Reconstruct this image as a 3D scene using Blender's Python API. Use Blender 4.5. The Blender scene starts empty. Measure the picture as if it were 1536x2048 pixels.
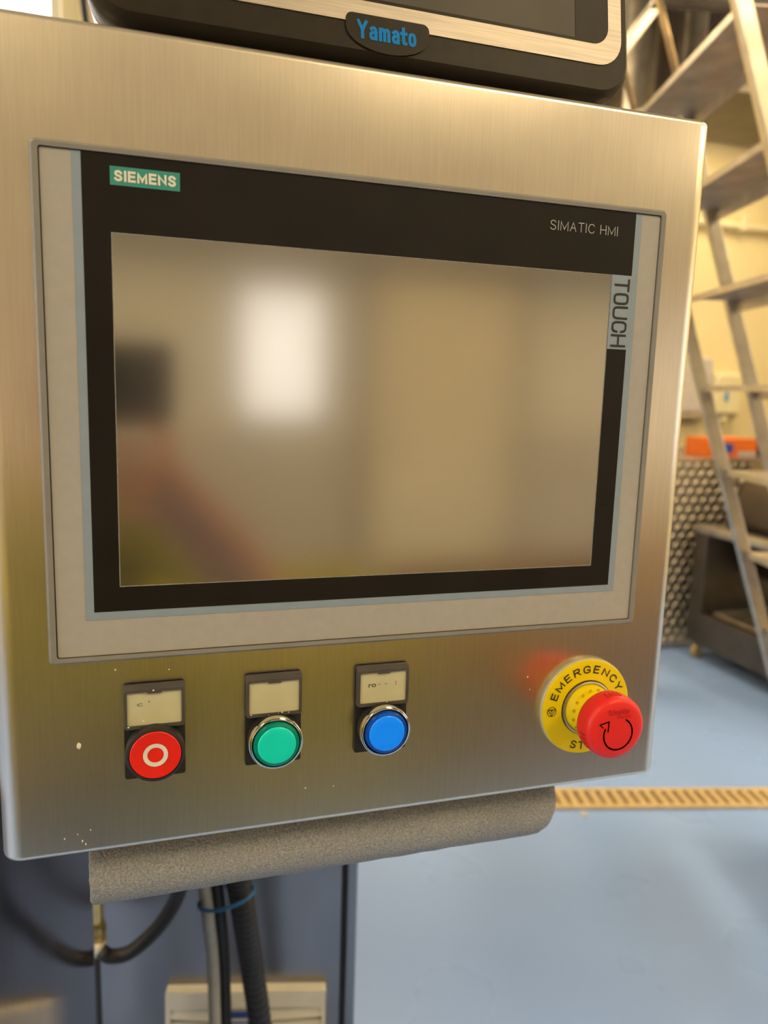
import bpy, bmesh, math, random
from mathutils import Vector, Matrix
random.seed(7)
SC = bpy.context.scene
COL = SC.collection

# ------------------------------------------------------------------ camera
CX, CY, CZ = 0.0442, -0.3867, 1.40
cam = bpy.data.cameras.new('camera'); co = bpy.data.objects.new('camera', cam); COL.objects.link(co)
RT = Vector((0.9538169, -0.29891436, 0.02972426)); DN = Vector((-0.01892838, -0.1585639, -0.98716726)); FW = Vector((0.29979166, 0.94101419, -0.15689889))
co.matrix_world = Matrix(((RT.x, -DN.x, -FW.x, CX), (RT.y, -DN.y, -FW.y, CY), (RT.z, -DN.z, -FW.z, CZ), (0, 0, 0, 1)))
cam.sensor_fit = 'VERTICAL'; cam.sensor_height = 36.0; cam.lens = 36.0 * 1540.9 / 2048.0
cam.clip_start = 0.005; cam.clip_end = 60
cam.dof.use_dof = True; cam.dof.focus_distance = 0.415; cam.dof.aperture_fstop = 7.2
SC.camera = co
# ------------------------------------------------------------------ world, exposure
W = bpy.data.worlds.new('world'); SC.world = W; W.use_nodes = True
W.node_tree.nodes['Background'].inputs[0].default_value = (0.75, 0.85, 1.0, 1)
W.node_tree.nodes['Background'].inputs[1].default_value = 0.4
SC.view_settings.view_transform = 'Standard'; SC.view_settings.look = 'None'
SC.view_settings.gamma = 1.0; SC.view_settings.use_curve_mapping = False
SC.view_settings.exposure = 0.0
SC.cycles.max_bounces = 5; SC.cycles.diffuse_bounces = 3; SC.cycles.glossy_bounces = 3; SC.cycles.caustics_reflective = False; SC.cycles.caustics_refractive = False
SC.cycles.use_light_tree = False; SC.cycles.use_adaptive_sampling = True; SC.cycles.adaptive_threshold = 0.05
LAMP = (1.0, 0.775, 0.435)      # warm ceiling panels
LAMP_W = 32.0
Z0 = CZ - 0.13685             # height of the touch panel's lower edge

# ------------------------------------------------------------------ materials
MATS = {}
def mat(name, color, rough=0.5, metal=0.0, noise=0.0, nscale=40.0, stretch=(1, 1, 1), bump=0.0, bscale=None, bstretch=None,
        emit=None, estr=0.0, alpha=1.0, trans=0.0, ior=1.45, aniso=0.0, rvar=0.0, coat=0.0, color2=None, detail=2.0, spec=0.5, arot=0.0):
    if name in MATS: return MATS[name]
    m = bpy.data.materials.new(name); m.use_nodes = True
    nt = m.node_tree; N = nt.nodes; L = nt.links
    b = N['Principled BSDF']
    b.inputs['Base Color'].default_value = (*color, 1); b.inputs['Roughness'].default_value = rough; b.inputs['Metallic'].default_value = metal
    b.inputs['IOR'].default_value = ior; b.inputs['Specular IOR Level'].default_value = spec
    b.inputs['Transmission Weight'].default_value = trans; b.inputs['Alpha'].default_value = alpha; b.inputs['Coat Weight'].default_value = coat
    if emit: b.inputs['Emission Color'].default_value = (*emit, 1); b.inputs['Emission Strength'].default_value = estr
    tc = N.new('ShaderNodeTexCoord')
    def nz(scale, st, det=detail):
        mp = N.new('ShaderNodeMapping'); mp.inputs['Scale'].default_value = st
        L.new(tc.outputs['Object'], mp.inputs['Vector'])
        n = N.new('ShaderNodeTexNoise'); n.inputs['Scale'].default_value = scale; n.inputs['Detail'].default_value = det
        L.new(mp.outputs[0], n.inputs['Vector']); return n
    if noise > 0 or color2:
        n = nz(nscale, stretch)
        r = N.new('ShaderNodeValToRGB'); r.color_ramp.elements[0].position = 0.3; r.color_ramp.elements[1].position = 0.7
        lo = color2 if color2 else tuple(max(0, c * (1 - noise)) for c in color); hi = color if color2 else tuple(min(1, c * (1 + noise)) for c in color)
        r.color_ramp.elements[0].color = (*lo, 1); r.color_ramp.elements[1].color = (*hi, 1)
        L.new(n.outputs['Fac'], r.inputs[0]); L.new(r.outputs[0], b.inputs['Base Color'])
    if rvar > 0:
        n = nz(nscale * 0.35 + 3, (1, 1, 1))
        mr = N.new('ShaderNodeMapRange'); mr.inputs[3].default_value = max(0.02, rough - rvar); mr.inputs[4].default_value = rough + rvar
        L.new(n.outputs['Fac'], mr.inputs[0]); L.new(mr.outputs[0], b.inputs['Roughness'])
    if bump > 0:
        n = nz(bscale or nscale, bstretch or stretch)
        bp = N.new('ShaderNodeBump'); bp.inputs['Strength'].default_value = bump; bp.inputs['Distance'].default_value = 0.001
        L.new(n.outputs['Fac'], bp.inputs['Height']); L.new(bp.outputs[0], b.inputs['Normal'])
    if aniso > 0:
        b.inputs['Anisotropic'].default_value = aniso; b.inputs['Anisotropic Rotation'].default_value = arot
        t = N.new('ShaderNodeTangent'); t.direction_type = 'RADIAL'; t.axis = 'Z'
        L.new(t.outputs[0], b.inputs['Tangent'])
    MATS[name] = m; return m

M_BRUSH = mat('brushed_steel', (0.74, 0.67, 0.57), 0.29, 1.0, noise=0.035, nscale=120, stretch=(9, 9, 0.35), bump=0.012, bscale=260, bstretch=(6, 6, 0.12), aniso=0.6, rvar=0.02)
M_STEEL = mat('satin_steel', (0.60, 0.56, 0.51), 0.33, 1.0, noise=0.12, nscale=9, rvar=0.1)
M_STEELD = mat('worn_steel', (0.52, 0.47, 0.42), 0.42, 1.0, noise=0.2, nscale=14, rvar=0.12, bump=0.1, bscale=30)
M_LAD = mat('ladder_steel', (0.52, 0.47, 0.39), 0.36, 1.0, noise=0.15, nscale=18, rvar=0.1)
M_ORLIT = mat('orange_lit_steel', (0.50, 0.36, 0.20), 0.4, 1.0, noise=0.2, nscale=20)  # orange light on the upper rail posts, put into the colour
M_CAB = mat('cabinet_steel', (0.29, 0.285, 0.30), 0.34, 1.0, noise=0.15, nscale=6, stretch=(2, 2, 0.6), rvar=0.1)
M_POLISH = mat('polished_steel', (0.52, 0.49, 0.50), 0.13, 1.0, noise=0.06, nscale=30, stretch=(6, 6, 0.3), rvar=0.04)
M_BRASS = mat('brass', (0.72, 0.52, 0.20), 0.25, 1.0, noise=0.12, nscale=60)
M_CHROME = mat('chrome', (0.80, 0.77, 0.72), 0.12, 1.0, noise=0.04, nscale=100)
M_RIM = mat('panel_rim_grey', (0.25, 0.245, 0.235), 0.42, 0.0, noise=0.05, nscale=90)
M_FOIL = mat('panel_foil_grey', (0.42, 0.405, 0.39), 0.45, 0.0, noise=0.03, nscale=200, bump=0.03, bscale=1500)
M_LBLUE = mat('pale_blue_foil', (0.27, 0.345, 0.44), 0.45, noise=0.03, nscale=100)
M_BLACKF = mat('black_foil', (0.011, 0.009, 0.008), 0.42, noise=0.2, nscale=30, spec=0.28)
M_SCREEN = mat('switched_off_screen', (0.46, 0.44, 0.41), 0.13, 0.95, noise=0.03, nscale=12, rvar=0.02)
M_DUCT = mat('brown_grey_duct_paint', (0.42, 0.37, 0.30), 0.6, noise=0.06, nscale=3)
M_DOORY = mat('yellow_door_paint', (0.92, 0.80, 0.54), 0.5, noise=0.04, nscale=3)
M_SCREENB = mat('screen_edge_gap', (0.30, 0.29, 0.27), 0.5, noise=0.2, nscale=400)
M_TEAL = mat('teal_print', (0.045, 0.30, 0.27), 0.45, noise=0.04, nscale=80)
M_CREAMP = mat('cream_print', (0.80, 0.80, 0.72), 0.5, noise=0.03, nscale=80)
M_GREYP = mat('light_grey_print', (0.50, 0.50, 0.50), 0.5, noise=0.03, nscale=80)
M_DARKP = mat('dark_print', (0.022, 0.020, 0.018), 0.5, noise=0.1, nscale=80)
M_FADEP = mat('faded_ink', (0.25, 0.24, 0.17), 0.6, noise=0.4, nscale=900)
M_BLKPL = mat('black_plastic', (0.025, 0.025, 0.025), 0.45, noise=0.15, nscale=60)
M_HOLD = mat('label_holder_plastic', (0.075, 0.068, 0.065), 0.5, noise=0.15, nscale=80)
M_CARD = mat('yellowed_label_card', (0.60, 0.58, 0.38), 0.55, noise=0.05, nscale=60)
M_RED = mat('red_plastic', (0.86, 0.018, 0.012), 0.38, noise=0.04, nscale=60, coat=0.1)
M_REDH = mat('red_mushroom_plastic', (0.82, 0.022, 0.018), 0.42, noise=0.04, nscale=60)
M_REDSHADE = mat('red_recess_shade', (0.52, 0.010, 0.010), 0.5, noise=0.05, nscale=60)  # shade in the mushroom head's grooves and notches, painted as darker red
M_YEL = mat('yellow_plastic', (0.88, 0.68, 0.0), 0.42, noise=0.03, nscale=60)
M_YELD = mat('deep_yellow_plastic', (0.66, 0.46, 0.0), 0.45, noise=0.05, nscale=60)
M_CLEARE = mat('pale_plate_edge', (0.62, 0.56, 0.38), 0.25, noise=0.06, nscale=60)
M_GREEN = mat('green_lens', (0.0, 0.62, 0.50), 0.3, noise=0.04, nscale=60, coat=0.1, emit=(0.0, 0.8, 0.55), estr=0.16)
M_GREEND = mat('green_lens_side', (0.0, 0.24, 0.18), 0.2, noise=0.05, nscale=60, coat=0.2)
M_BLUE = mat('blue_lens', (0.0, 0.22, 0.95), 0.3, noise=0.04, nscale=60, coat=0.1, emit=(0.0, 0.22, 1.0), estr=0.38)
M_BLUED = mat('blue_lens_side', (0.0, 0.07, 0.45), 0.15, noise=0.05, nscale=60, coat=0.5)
M_BEZEL = mat('terminal_bezel', (0.028, 0.023, 0.018), 0.45, spec=0.2, noise=0.12, nscale=120, bump=0.02, bscale=1500)
M_SILV = mat('brushed_aluminium', (0.50, 0.45, 0.40), 0.5, 0.6, noise=0.13, nscale=90, stretch=(0.3, 6, 9))
M_TSCR = mat('terminal_screen', (0.085, 0.078, 0.07), 0.45, 0.0, spec=0.2, noise=0.12, nscale=14)
M_TBLK = mat('terminal_screen_border', (0.02, 0.016, 0.013), 0.45, spec=0.2, noise=0.1, nscale=60)
M_CYAN = mat('blue_lettering', (0.008, 0.22, 0.68), 0.6, spec=0.2, noise=0.04, nscale=80)
M_WHITEPL = mat('cream_white_plastic', (0.80, 0.76, 0.66), 0.4, noise=0.03, nscale=40)
M_FOAM = mat('grey_foam', (0.34, 0.345, 0.345), 0.85, noise=0.3, nscale=900, bump=0.9, bscale=700, detail=2.0)
M_FLOOR = mat('blue_epoxy_floor', (0.30, 0.475, 1.0), 0.28, noise=0.02, nscale=1.4, rvar=0.03, bump=0.02, bscale=60)
M_WALL = mat('cream_wall', (0.87, 0.75, 0.45), 0.6, noise=0.03, nscale=3, bump=0.05, bscale=120)
M_WALLP = mat('back_wall_paint', (0.88, 0.81, 0.64), 0.6, noise=0.05, nscale=2)
M_DADO = mat('back_wall_lower_panel', (0.66, 0.58, 0.45), 0.5, noise=0.1, nscale=2)
M_CEIL = mat('ceiling_panels', (0.66, 0.58, 0.42), 0.7, noise=0.04, nscale=2)
M_PIPE = mat('cream_pipe_paint', (0.86, 0.78, 0.52), 0.4, noise=0.03, nscale=20)
M_DRAIN = mat('beige_drain_grating', (0.66, 0.50, 0.28), 0.5, noise=0.12, nscale=30)
M_DRAIND = mat('drain_trough', (0.30, 0.22, 0.12), 0.7, noise=0.2, nscale=20)
M_DIMP = mat('dimpled_sheet', (0.58, 0.52, 0.44), 0.42, 1.0, noise=0.1, nscale=20)
M_DARKST = mat('dark_machine_steel', (0.13, 0.112, 0.098), 0.45, 0.85, noise=0.15, nscale=8)
M_DRUM = mat('drum_steel', (0.24, 0.20, 0.17), 0.35, 1.0, noise=0.15, nscale=5)
M_RUB = mat('black_rubber', (0.014, 0.013, 0.013), 0.5, noise=0.2, nscale=80)
M_GCAB = mat('grey_cable_sheath', (0.42, 0.41, 0.38), 0.5, noise=0.08, nscale=60)
M_TIE = mat('blue_tie', (0.02, 0.15, 0.40), 0.4, noise=0.05, nscale=60)
M_VENT = mat('cream_vent_plastic', (0.90, 0.84, 0.70), 0.5, noise=0.03, nscale=40)
M_BLUEL = mat('navy_label', (0.02, 0.06, 0.28), 0.5, noise=0.05, nscale=60)
M_ORANGE = mat('orange_card', (0.90, 0.20, 0.03), 0.6, noise=0.05, nscale=30)
M_ROYAL = mat('royal_blue_print', (0.03, 0.09, 0.50), 0.5, noise=0.05, nscale=40)
M_DROP = mat('drop_blue', (0.10, 0.35, 0.70), 0.4, noise=0.05, nscale=40)
M_PAPER = mat('lilac_white_paper', (0.62, 0.58, 0.60), 0.7, noise=0.05, nscale=20)
M_CASTER = mat('caster_tan', (0.50, 0.36, 0.16), 0.5, noise=0.1, nscale=30)
M_DAY = mat('daylight_pane', (0.9, 0.9, 0.95), 0.4, noise=0.02, nscale=3, emit=(1.0, 0.95, 0.94), estr=3.6)
M_DAYB = mat('bright_daylight_pane', (0.9, 0.9, 0.95), 0.4, noise=0.02, nscale=3, emit=(1.0, 0.97, 0.92), estr=1.7)
M_FILLC = mat('cool_fill_pane', (0.9, 0.9, 0.95), 0.4, noise=0.02, nscale=3, emit=(0.85, 0.93, 1.05), estr=1.1)  # glowing pane of the added fill window on the right wall
M_DIFF = mat('lamp_diffuser', (0.9, 0.85, 0.7), 0.5, noise=0.02, nscale=10, emit=LAMP, estr=5.0)
M_DIFF.cycles.emission_sampling = 'NONE'
M_SKIN = mat('skin', (0.55, 0.27, 0.17), 0.5, noise=0.08, nscale=30)
M_COAT = mat('olive_work_coat', (0.25, 0.225, 0.025), 0.8, noise=0.15, nscale=25)
M_TROU = mat('dark_trousers', (0.03, 0.032, 0.04), 0.85, noise=0.15, nscale=30)
M_HAIR = mat('dark_hair', (0.03, 0.02, 0.015), 0.7, noise=0.3, nscale=60)
M_PHONE = mat('black_phone', (0.012, 0.012, 0.015), 0.3, noise=0.1, nscale=50)
M_CURT = mat('pale_curtain', (0.85, 0.78, 0.72), 0.7, noise=0.06, nscale=12, stretch=(6, 1, 0.2))
M_MOIST = mat('pale_speck', (0.85, 0.80, 0.68), 0.6, noise=0.1, nscale=100)

# ------------------------------------------------------------------ helpers
def link(name, me, m, parent=None, loc=(0, 0, 0), rot=None, smooth=False):
    o = bpy.data.objects.new(name, me); COL.objects.link(o)
    if m is not None:
        me.materials.clear(); me.materials.append(m)
    o.location = loc
    if rot: o.rotation_euler = rot
    if parent: o.parent = parent
    if smooth:
        for p in me.polygons: p.use_smooth = True
    return o
def obj(name, bm, m, parent=None, loc=(0, 0, 0), rot=None, smooth=False, autos=None):
    bmesh.ops.recalc_face_normals(bm, faces=bm.faces[:])
    if autos is not None:
        for e in bm.edges:
            if len(e.link_faces) == 2 and e.calc_face_angle(0) > autos: e.smooth = False
        smooth = True
    me = bpy.data.meshes.new(name); bm.to_mesh(me); bm.free()
    return link(name, me, m, parent, loc, rot, smooth)
def thing(name, label, cat, loc=(0, 0, 0), rot=None, group=None):
    o = bpy.data.objects.new(name, None); COL.objects.link(o); o.location = loc; o.empty_display_size = 0.05
    if rot: o.rotation_euler = rot
    o['label'] = label; o['category'] = cat
    if group: o['group'] = group
    return o
def tag(o, label, cat, group=None):
    o['label'] = label; o['category'] = cat
    if group: o['group'] = group
    return o
def struct(o, label=None):
    o['kind'] = 'structure'
    if label: o['label'] = label
    return o
def box(bm, x0, x1, y0, y1, z0, z1, mtx=None):
    v = [bm.verts.new(p) for p in ((x0, y0, z0), (x1, y0, z0), (x1, y1, z0), (x0, y1, z0), (x0, y0, z1), (x1, y0, z1), (x1, y1, z1), (x0, y1, z1))]
    if mtx is not None:
        for q in v: q.co = mtx @ q.co
    fs = [bm.faces.new([v[i] for i in f]) for f in ((0, 3, 2, 1), (4, 5, 6, 7), (0, 1, 5, 4), (1, 2, 6, 5), (2, 3, 7, 6), (3, 0, 4, 7))]
    return v, fs
def bx(x0, x1, y0, y1, z0, z1, bev=0.0, seg=2):
    bm = bmesh.new(); box(bm, x0, x1, y0, y1, z0, z1)
    if bev > 0: bmesh.ops.bevel(bm, geom=bm.edges[:], offset=bev, segments=seg, profile=0.5, affect='EDGES')
    return bm
def rrect(x0, x1, z0, z1, r, n=6):
    """rounded rectangle outline, counter-clockwise; r may be 4 radii (bl, br, tr, tl)"""
    rr = r if isinstance(r, (tuple, list)) else (r,) * 4
    pts = []
    for (cx, cz, a0, q) in ((x0 + rr[0], z0 + rr[0], 180, rr[0]), (x1 - rr[1], z0 + rr[1], 270, rr[1]), (x1 - rr[2], z1 - rr[2], 0, rr[2]), (x0 + rr[3], z1 - rr[3], 90, rr[3])):
        if q <= 1e-6: pts.append((cx, cz)); continue
        for i in range(n + 1):
            a = math.radians(a0 + 90 * i / n); pts.append((cx + q * math.cos(a), cz + q * math.sin(a)))
    return pts
def loft(bm, rings, cap0=True, cap1=True, closed=True):
    vs = [[bm.verts.new(p) for p in r] for r in rings]
    n = len(vs[0])
    for a, b in zip(vs, vs[1:]):
        for i in range(n if closed else n - 1):
            j = (i + 1) % n; bm.faces.new((a[i], a[j], b[j], b[i]))
    if cap0: bm.faces.new(list(reversed(vs[0])))
    if cap1: bm.faces.new(vs[-1])
    return vs
def plate_xz(pts, y0, y1):
    """outline in xz extruded along y; y0 nearest the viewer"""
    bm = bmesh.new(); loft(bm, [[(x, y1, z) for x, z in pts], [(x, y0, z) for x, z in pts]]); return bm
def frame_xz(outer, inner, y0, y1):
    """ring between two outlines of equal point count"""
    bm = bmesh.new(); n = len(outer)
    A = [bm.verts.new((x, y0, z)) for x, z in outer]; B = [bm.verts.new((x, y0, z)) for x, z in inner]
    C = [bm.verts.new((x, y1, z)) for x, z in outer]; D = [bm.verts.new((x, y1, z)) for x, z in inner]
    for i in range(n):
        j = (i + 1) % n
        for q in ((A[i], A[j], B[j], B[i]), (C[i], D[i], D[j], C[j]), (A[i], C[i], C[j], A[j]), (B[i], B[j], D[j], D[i])): bm.faces.new(q)
    return bm
def lathe(prof, seg=64, axis='Y', cap=True):
    """prof: list of (radius, t); axis Y with t measured towards the viewer (-Y), or axis Z"""
    bm = bmesh.new(); rings = []
    for r, t in prof:
        ring = []
        for i in range(seg):
            a = 2 * math.pi * i / seg
            ring.append((r * math.cos(a), -t, r * math.sin(a)) if axis == 'Y' else (r * math.cos(a), r * math.sin(a), t))
        rings.append(ring)
    loft(bm, rings, cap, cap); bmesh.ops.remove_doubles(bm, verts=bm.verts[:], dist=1e-7); return bm
def tube(bm, pts, r, seg=12, cap=True):
    pts = [Vector(p) for p in pts]; n = len(pts); rings = []
    rad = r if isinstance(r, (list, tuple)) else [r] * n
    t0 = (pts[1] - pts[0]).normalized(); ref = Vector((0, 0, 1)) if abs(t0.z) < 0.9 else Vector((1, 0, 0))
    u = t0.cross(ref).normalized()
    for i, p in enumerate(pts):
        t = (pts[min(i + 1, n - 1)] - pts[max(i - 1, 0)]).normalized()
        u = (u - t * u.dot(t)).normalized(); w = t.cross(u)
        rings.append([p + (u * math.cos(2 * math.pi * k / seg) + w * math.sin(2 * math.pi * k / seg)) * rad[i] for k in range(seg)])
    loft(bm, rings, cap, cap)
def tb(pts, r, seg=12):
    bm = bmesh.new(); tube(bm, pts, r, seg); return bm
def bez(pts, n=12):
    """Catmull-Rom through points"""
    P = [Vector(p) for p in pts]; P = [P[0] * 2 - P[1]] + P + [P[-1] * 2 - P[-2]]; out = []
    for i in range(1, len(P) - 2):
        for k in range(n):
            t = k / n; a, b, c, d = P[i - 1], P[i], P[i + 1], P[i + 2]
            out.append(0.5 * ((2 * b) + (c - a) * t + (2 * a - 5 * b + 4 * c - d) * t * t + (3 * b - a - 3 * c + d) * t ** 3))
    out.append(P[-2]); return out
def bar(bm, a, b, w, h, up=(0, 0, 1)):
    """rectangular bar from a to b, w across, h along up"""
    a = Vector(a); b = Vector(b); t = (b - a).normalized(); u = Vector(up); s = t.cross(u).normalized(); u = s.cross(t).normalized()
    rings = [[p + s * sx * w / 2 + u * sz * h / 2 for sx, sz in ((-1, -1), (1, -1), (1, 1), (-1, 1))] for p in (a, b)]
    loft(bm, rings)
def barm(a, b, w, h, up=(0, 0, 1), bev=0.0):
    bm = bmesh.new(); bar(bm, a, b, w, h, up)
    if bev: bmesh.ops.bevel(bm, geom=bm.edges[:], offset=bev, segments=2, profile=0.5, affect='EDGES')
    return bm
def text_mesh(s, size, extrude=0.0001, offset=0.0, space=1.0):
    """text as a mesh in the xz plane facing the viewer, lower left at the origin"""
    cu = bpy.data.curves.new('t', 'FONT'); cu.body = s; cu.size = size; cu.extrude = extrude; cu.offset = offset; cu.space_character = space; cu.resolution_u = 4
    o = bpy.data.objects.new('t', cu); COL.objects.link(o)
    dg = bpy.context.evaluated_depsgraph_get(); me = bpy.data.meshes.new_from_object(o.evaluated_get(dg))
    bpy.data.objects.remove(o); bpy.data.curves.remove(cu)
    me.transform(Matrix.Rotation(math.pi / 2, 4, 'X'))
    return me
def fit_text(s, width, height, offset=0.0, space=1.0):
    me = text_mesh(s, 1.0, 0.0, offset, space)
    xs = [v.co.x for v in me.vertices]; zs = [v.co.z for v in me.vertices]
    sx = width / (max(xs) - min(xs)); sz = height / (max(zs) - min(zs)); x0, zz = min(xs), min(zs)
    for v in me.vertices: v.co.x = (v.co.x - x0) * sx; v.co.z = (v.co.z - zz) * sz
    return me

# ---- lettering drawn as strokes: each glyph is a set of polylines in a unit box
def _sm(p, n=5): return [(v.x, v.z) for v in bez([(a, 0, b) for a, b in p], n)]
def _el(cx, cy, rx, ry, n=24, p=1.0):
    out = []
    for i in range(n):
        a = 2 * math.pi * i / n; c, q2 = math.cos(a), math.sin(a)
        out.append((cx + rx * math.copysign(abs(c) ** p, c), cy + ry * math.copysign(abs(q2) ** p, q2)))
    return out
GL = {
 'S': (0.80, [(_sm([(0.93, 0.83), (0.72, 0.97), (0.45, 1), (0.15, 0.93), (0.05, 0.76), (0.17, 0.60), (0.5, 0.51), (0.83, 0.41), (0.95, 0.24), (0.85, 0.07), (0.52, 0), (0.24, 0.03), (0.03, 0.16)]), 0)]),
 'C': (0.88, [(_sm([(0.97, 0.80), (0.80, 0.95), (0.52, 1), (0.16, 0.87), (0, 0.5), (0.16, 0.13), (0.52, 0), (0.80, 0.05), (0.97, 0.20)]), 0)]),
 'G': (0.92, [(_sm([(0.97, 0.80), (0.80, 0.95), (0.52, 1), (0.16, 0.87), (0, 0.5), (0.16, 0.13), (0.52, 0), (0.84, 0.08), (0.98, 0.2)]) + [(0.98, 0.44), (0.56, 0.44)], 0)]),
 'O': (0.98, [(_el(0.5, 0.5, 0.5, 0.5), 1)]),
 'E': (0.72, [([(1, 1), (0, 1), (0, 0), (1, 0)], 0), ([(0, 0.52), (0.9, 0.52)], 0)]),
 'M': (1.05, [([(0, 0), (0, 1), (0.5, 0.12), (1, 1), (1, 0)], 0)]),
 'N': (0.85, [([(0, 0), (0, 1), (1, 0), (1, 1)], 0)]),
 'R': (0.82, [([(0, 0), (0, 1)] + _sm([(0.6, 1), (0.88, 0.94), (0.97, 0.76), (0.88, 0.57), (0.6, 0.5)]) + [(0, 0.5)], 0), ([(0.55, 0.5), (1, 0)], 0)]),
 'P': (0.76, [([(0, 0), (0, 1)] + _sm([(0.6, 1), (0.9, 0.93), (1, 0.74), (0.9, 0.54), (0.6, 0.46)]) + [(0, 0.46)], 0)]),
 'Y': (0.88, [([(0, 1), (0.5, 0.46), (1, 1)], 0), ([(0.5, 0.46), (0.5, 0)], 0)]),
 'T': (0.80, [([(0, 1), (1, 1)], 0), ([(0.5, 1), (0.5, 0)], 0)]),
 'I': (0.0, [([(0.5, 0), (0.5, 1)], 0)]),
 'A': (0.86, [([(0, 0), (0.5, 1), (1, 0)], 0), ([(0.2, 0.36), (0.8, 0.36)], 0)]),
 'H': (0.82, [([(0, 0), (0, 1)], 0), ([(1, 0), (1, 1)], 0), ([(0, 0.5), (1, 0.5)], 0)]),
 'U': (0.84, [([(0, 1), (0, 0.32)] + _sm([(0.04, 0.14), (0.2, 0.02), (0.5, 0), (0.8, 0.02), (0.96, 0.14)]) + [(1, 0.32), (1, 1)], 0)]),
 'o': (0.60, [(_el(0.5, 0.34, 0.5, 0.34, p=0.7), 1)]),
 'a': (0.58, [([(1, 0), (1, 0.45)] + _sm([(0.93, 0.60), (0.7, 0.68), (0.4, 0.68), (0.08, 0.60)]), 0), (_sm([(1, 0.36), (0.5, 0.40), (0.1, 0.32), (0, 0.17), (0.12, 0.03), (0.4, 0), (0.75, 0.05), (1, 0.16)]), 0)]),
 'm': (0.98, [([(0, 0), (0, 0.68)], 0), ([(0, 0.5)] + _sm([(0.12, 0.64), (0.3, 0.68), (0.46, 0.62), (0.5, 0.48)]) + [(0.5, 0)], 0), ([(0.5, 0.5)] + _sm([(0.62, 0.64), (0.8, 0.68), (0.96, 0.62), (1, 0.48)]) + [(1, 0)], 0)]),
 't': (0.30, [([(0.3, 0.95), (0.3, 0.16)] + _sm([(0.4, 0.04), (0.7, 0.0), (1.2, 0.02)]), 0), ([(-0.45, 0.64), (1.3, 0.64)], 0)]),
 ' ': (0.35, [])}
SQ = {'O': (0.72, [(_el(0.5, 0.5, 0.5, 0.5, 28, 0.55), 1)]), 'U': GL['U'], 'C': (0.74, [([(1, 0.68)] + _sm([(0.95, 0.88), (0.75, 0.99), (0.5, 1), (0.2, 0.98), (0.02, 0.8)]) + [(0, 0.5)] + _sm([(0.02, 0.2), (0.2, 0.02), (0.5, 0), (0.75, 0.01), (0.95, 0.12)]) + [(1, 0.32)], 0)])}
def ribbon(bm, P, w, closed, zmax=None, y=0.0):
    P = list(P)
    if not closed:
        P[0] = P[0] + (P[0] - P[1]).normalized() * w / 2; P[-1] = P[-1] + (P[-1] - P[-2]).normalized() * w / 2
    n = len(P); A = []; B = []
    for i, p in enumerate(P):
        a = P[(i - 1) % n] if (closed or i > 0) else None; b = P[(i + 1) % n] if (closed or i < n - 1) else None
        d1 = (p - a).normalized() if a is not None else None; d2 = (b - p).normalized() if b is not None else None
        d1 = d1 or d2; d2 = d2 or d1
        n1 = Vector((-d1.y, d1.x)); n2 = Vector((-d2.y, d2.x)); m = (n1 + n2)
        m = m.normalized() if m.length > 1e-6 else n1
        k = w / 2 / max(m.dot(n1), 0.42)
        cl = (lambda z: min(max(z, 0.0), zmax)) if zmax else (lambda z: z)
        A.append(bm.verts.new((p.x + m.x * k, y, cl(p.y + m.y * k)))); B.append(bm.verts.new((p.x - m.x * k, y, cl(p.y - m.y * k))))
    for i in range(n if closed else n - 1):
        j = (i + 1) % n; bm.faces.new((A[i], B[i], B[j], A[j]))
def stroke_text(txt, h, t, width=None, gap=0.28, squeeze=1.0, alt=None, thick=0.00012):
    # txt h metres tall with strokes t wide, lower left at the origin; squeezed to the given width
    adv = []; x = 0.0
    for ch in txt:
        g = (alt or {}).get(ch) or GL[ch]; w = g[0] * h * squeeze; adv.append((x, w, g)); x += w + t + gap * h * squeeze * (0.6 if ch == ' ' else 1)
    tot = x - gap * h * squeeze; kx = 1.0
    if width: kx = (width - t) / (tot - t)
    bm = bmesh.new(); lay = 0
    for x0, w, g in adv:
        for pl_, cl in g[1]:
            lay += 1
            ribbon(bm, [Vector((t / 2 + (x0 + px * w) * kx, t / 2 + pz * (h - t))) for px, pz in pl_], t, cl, h, -2e-5 * (lay % 4))
    me = bpy.data.meshes.new('lettering'); bm.to_mesh(me); bm.free(); return me

# ================================================================== SETTING
FX0, FX1, FY0, FY1, CE = -3.2, 5.2, -4.3, 4.3, 3.22
struct(obj('floor', bx(FX0, FX1, FY0, FY1, -0.06, 0), M_FLOOR))
struct(obj('ceiling', bx(FX0, FX1, FY0, FY1, CE, CE + 0.06), M_CEIL))
struct(obj('wall_back', bx(FX0, FX1, FY1, FY1 + 0.08, 0, CE), M_WALL))
struct(obj('wall_left', bx(FX0 - 0.08, FX0, FY0, FY1, 0, CE), M_WALLP))
struct(obj('wall_right', bx(FX1, FX1 + 0.08, FY0, FY1, 0, CE), M_WALL))
struct(obj('wall_front', bx(FX0, FX1, FY0 - 0.08, FY0, 0, CE), M_WALLP))
struct(obj('trim_1', bx(FX0 + 0.01, FX1 - 0.01, FY0 + 0.002, FY0 + 0.03, 0.01, 1.15), M_DADO))          # lower cladding of the wall behind the camera
struct(obj('trim_2', bx(0.9, FX1 - 0.01, FY1 - 0.06, FY1 - 0.004, CE - 0.085, CE - 0.004, 0.01), M_STEELD))     # cornice along the far wall
struct(obj('baseboard_back', bx(FX0 + 0.01, FX1 - 0.01, FY1 - 0.02, FY1 - 0.002, 0.002, 0.12, 0.006), M_FLOOR))
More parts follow.
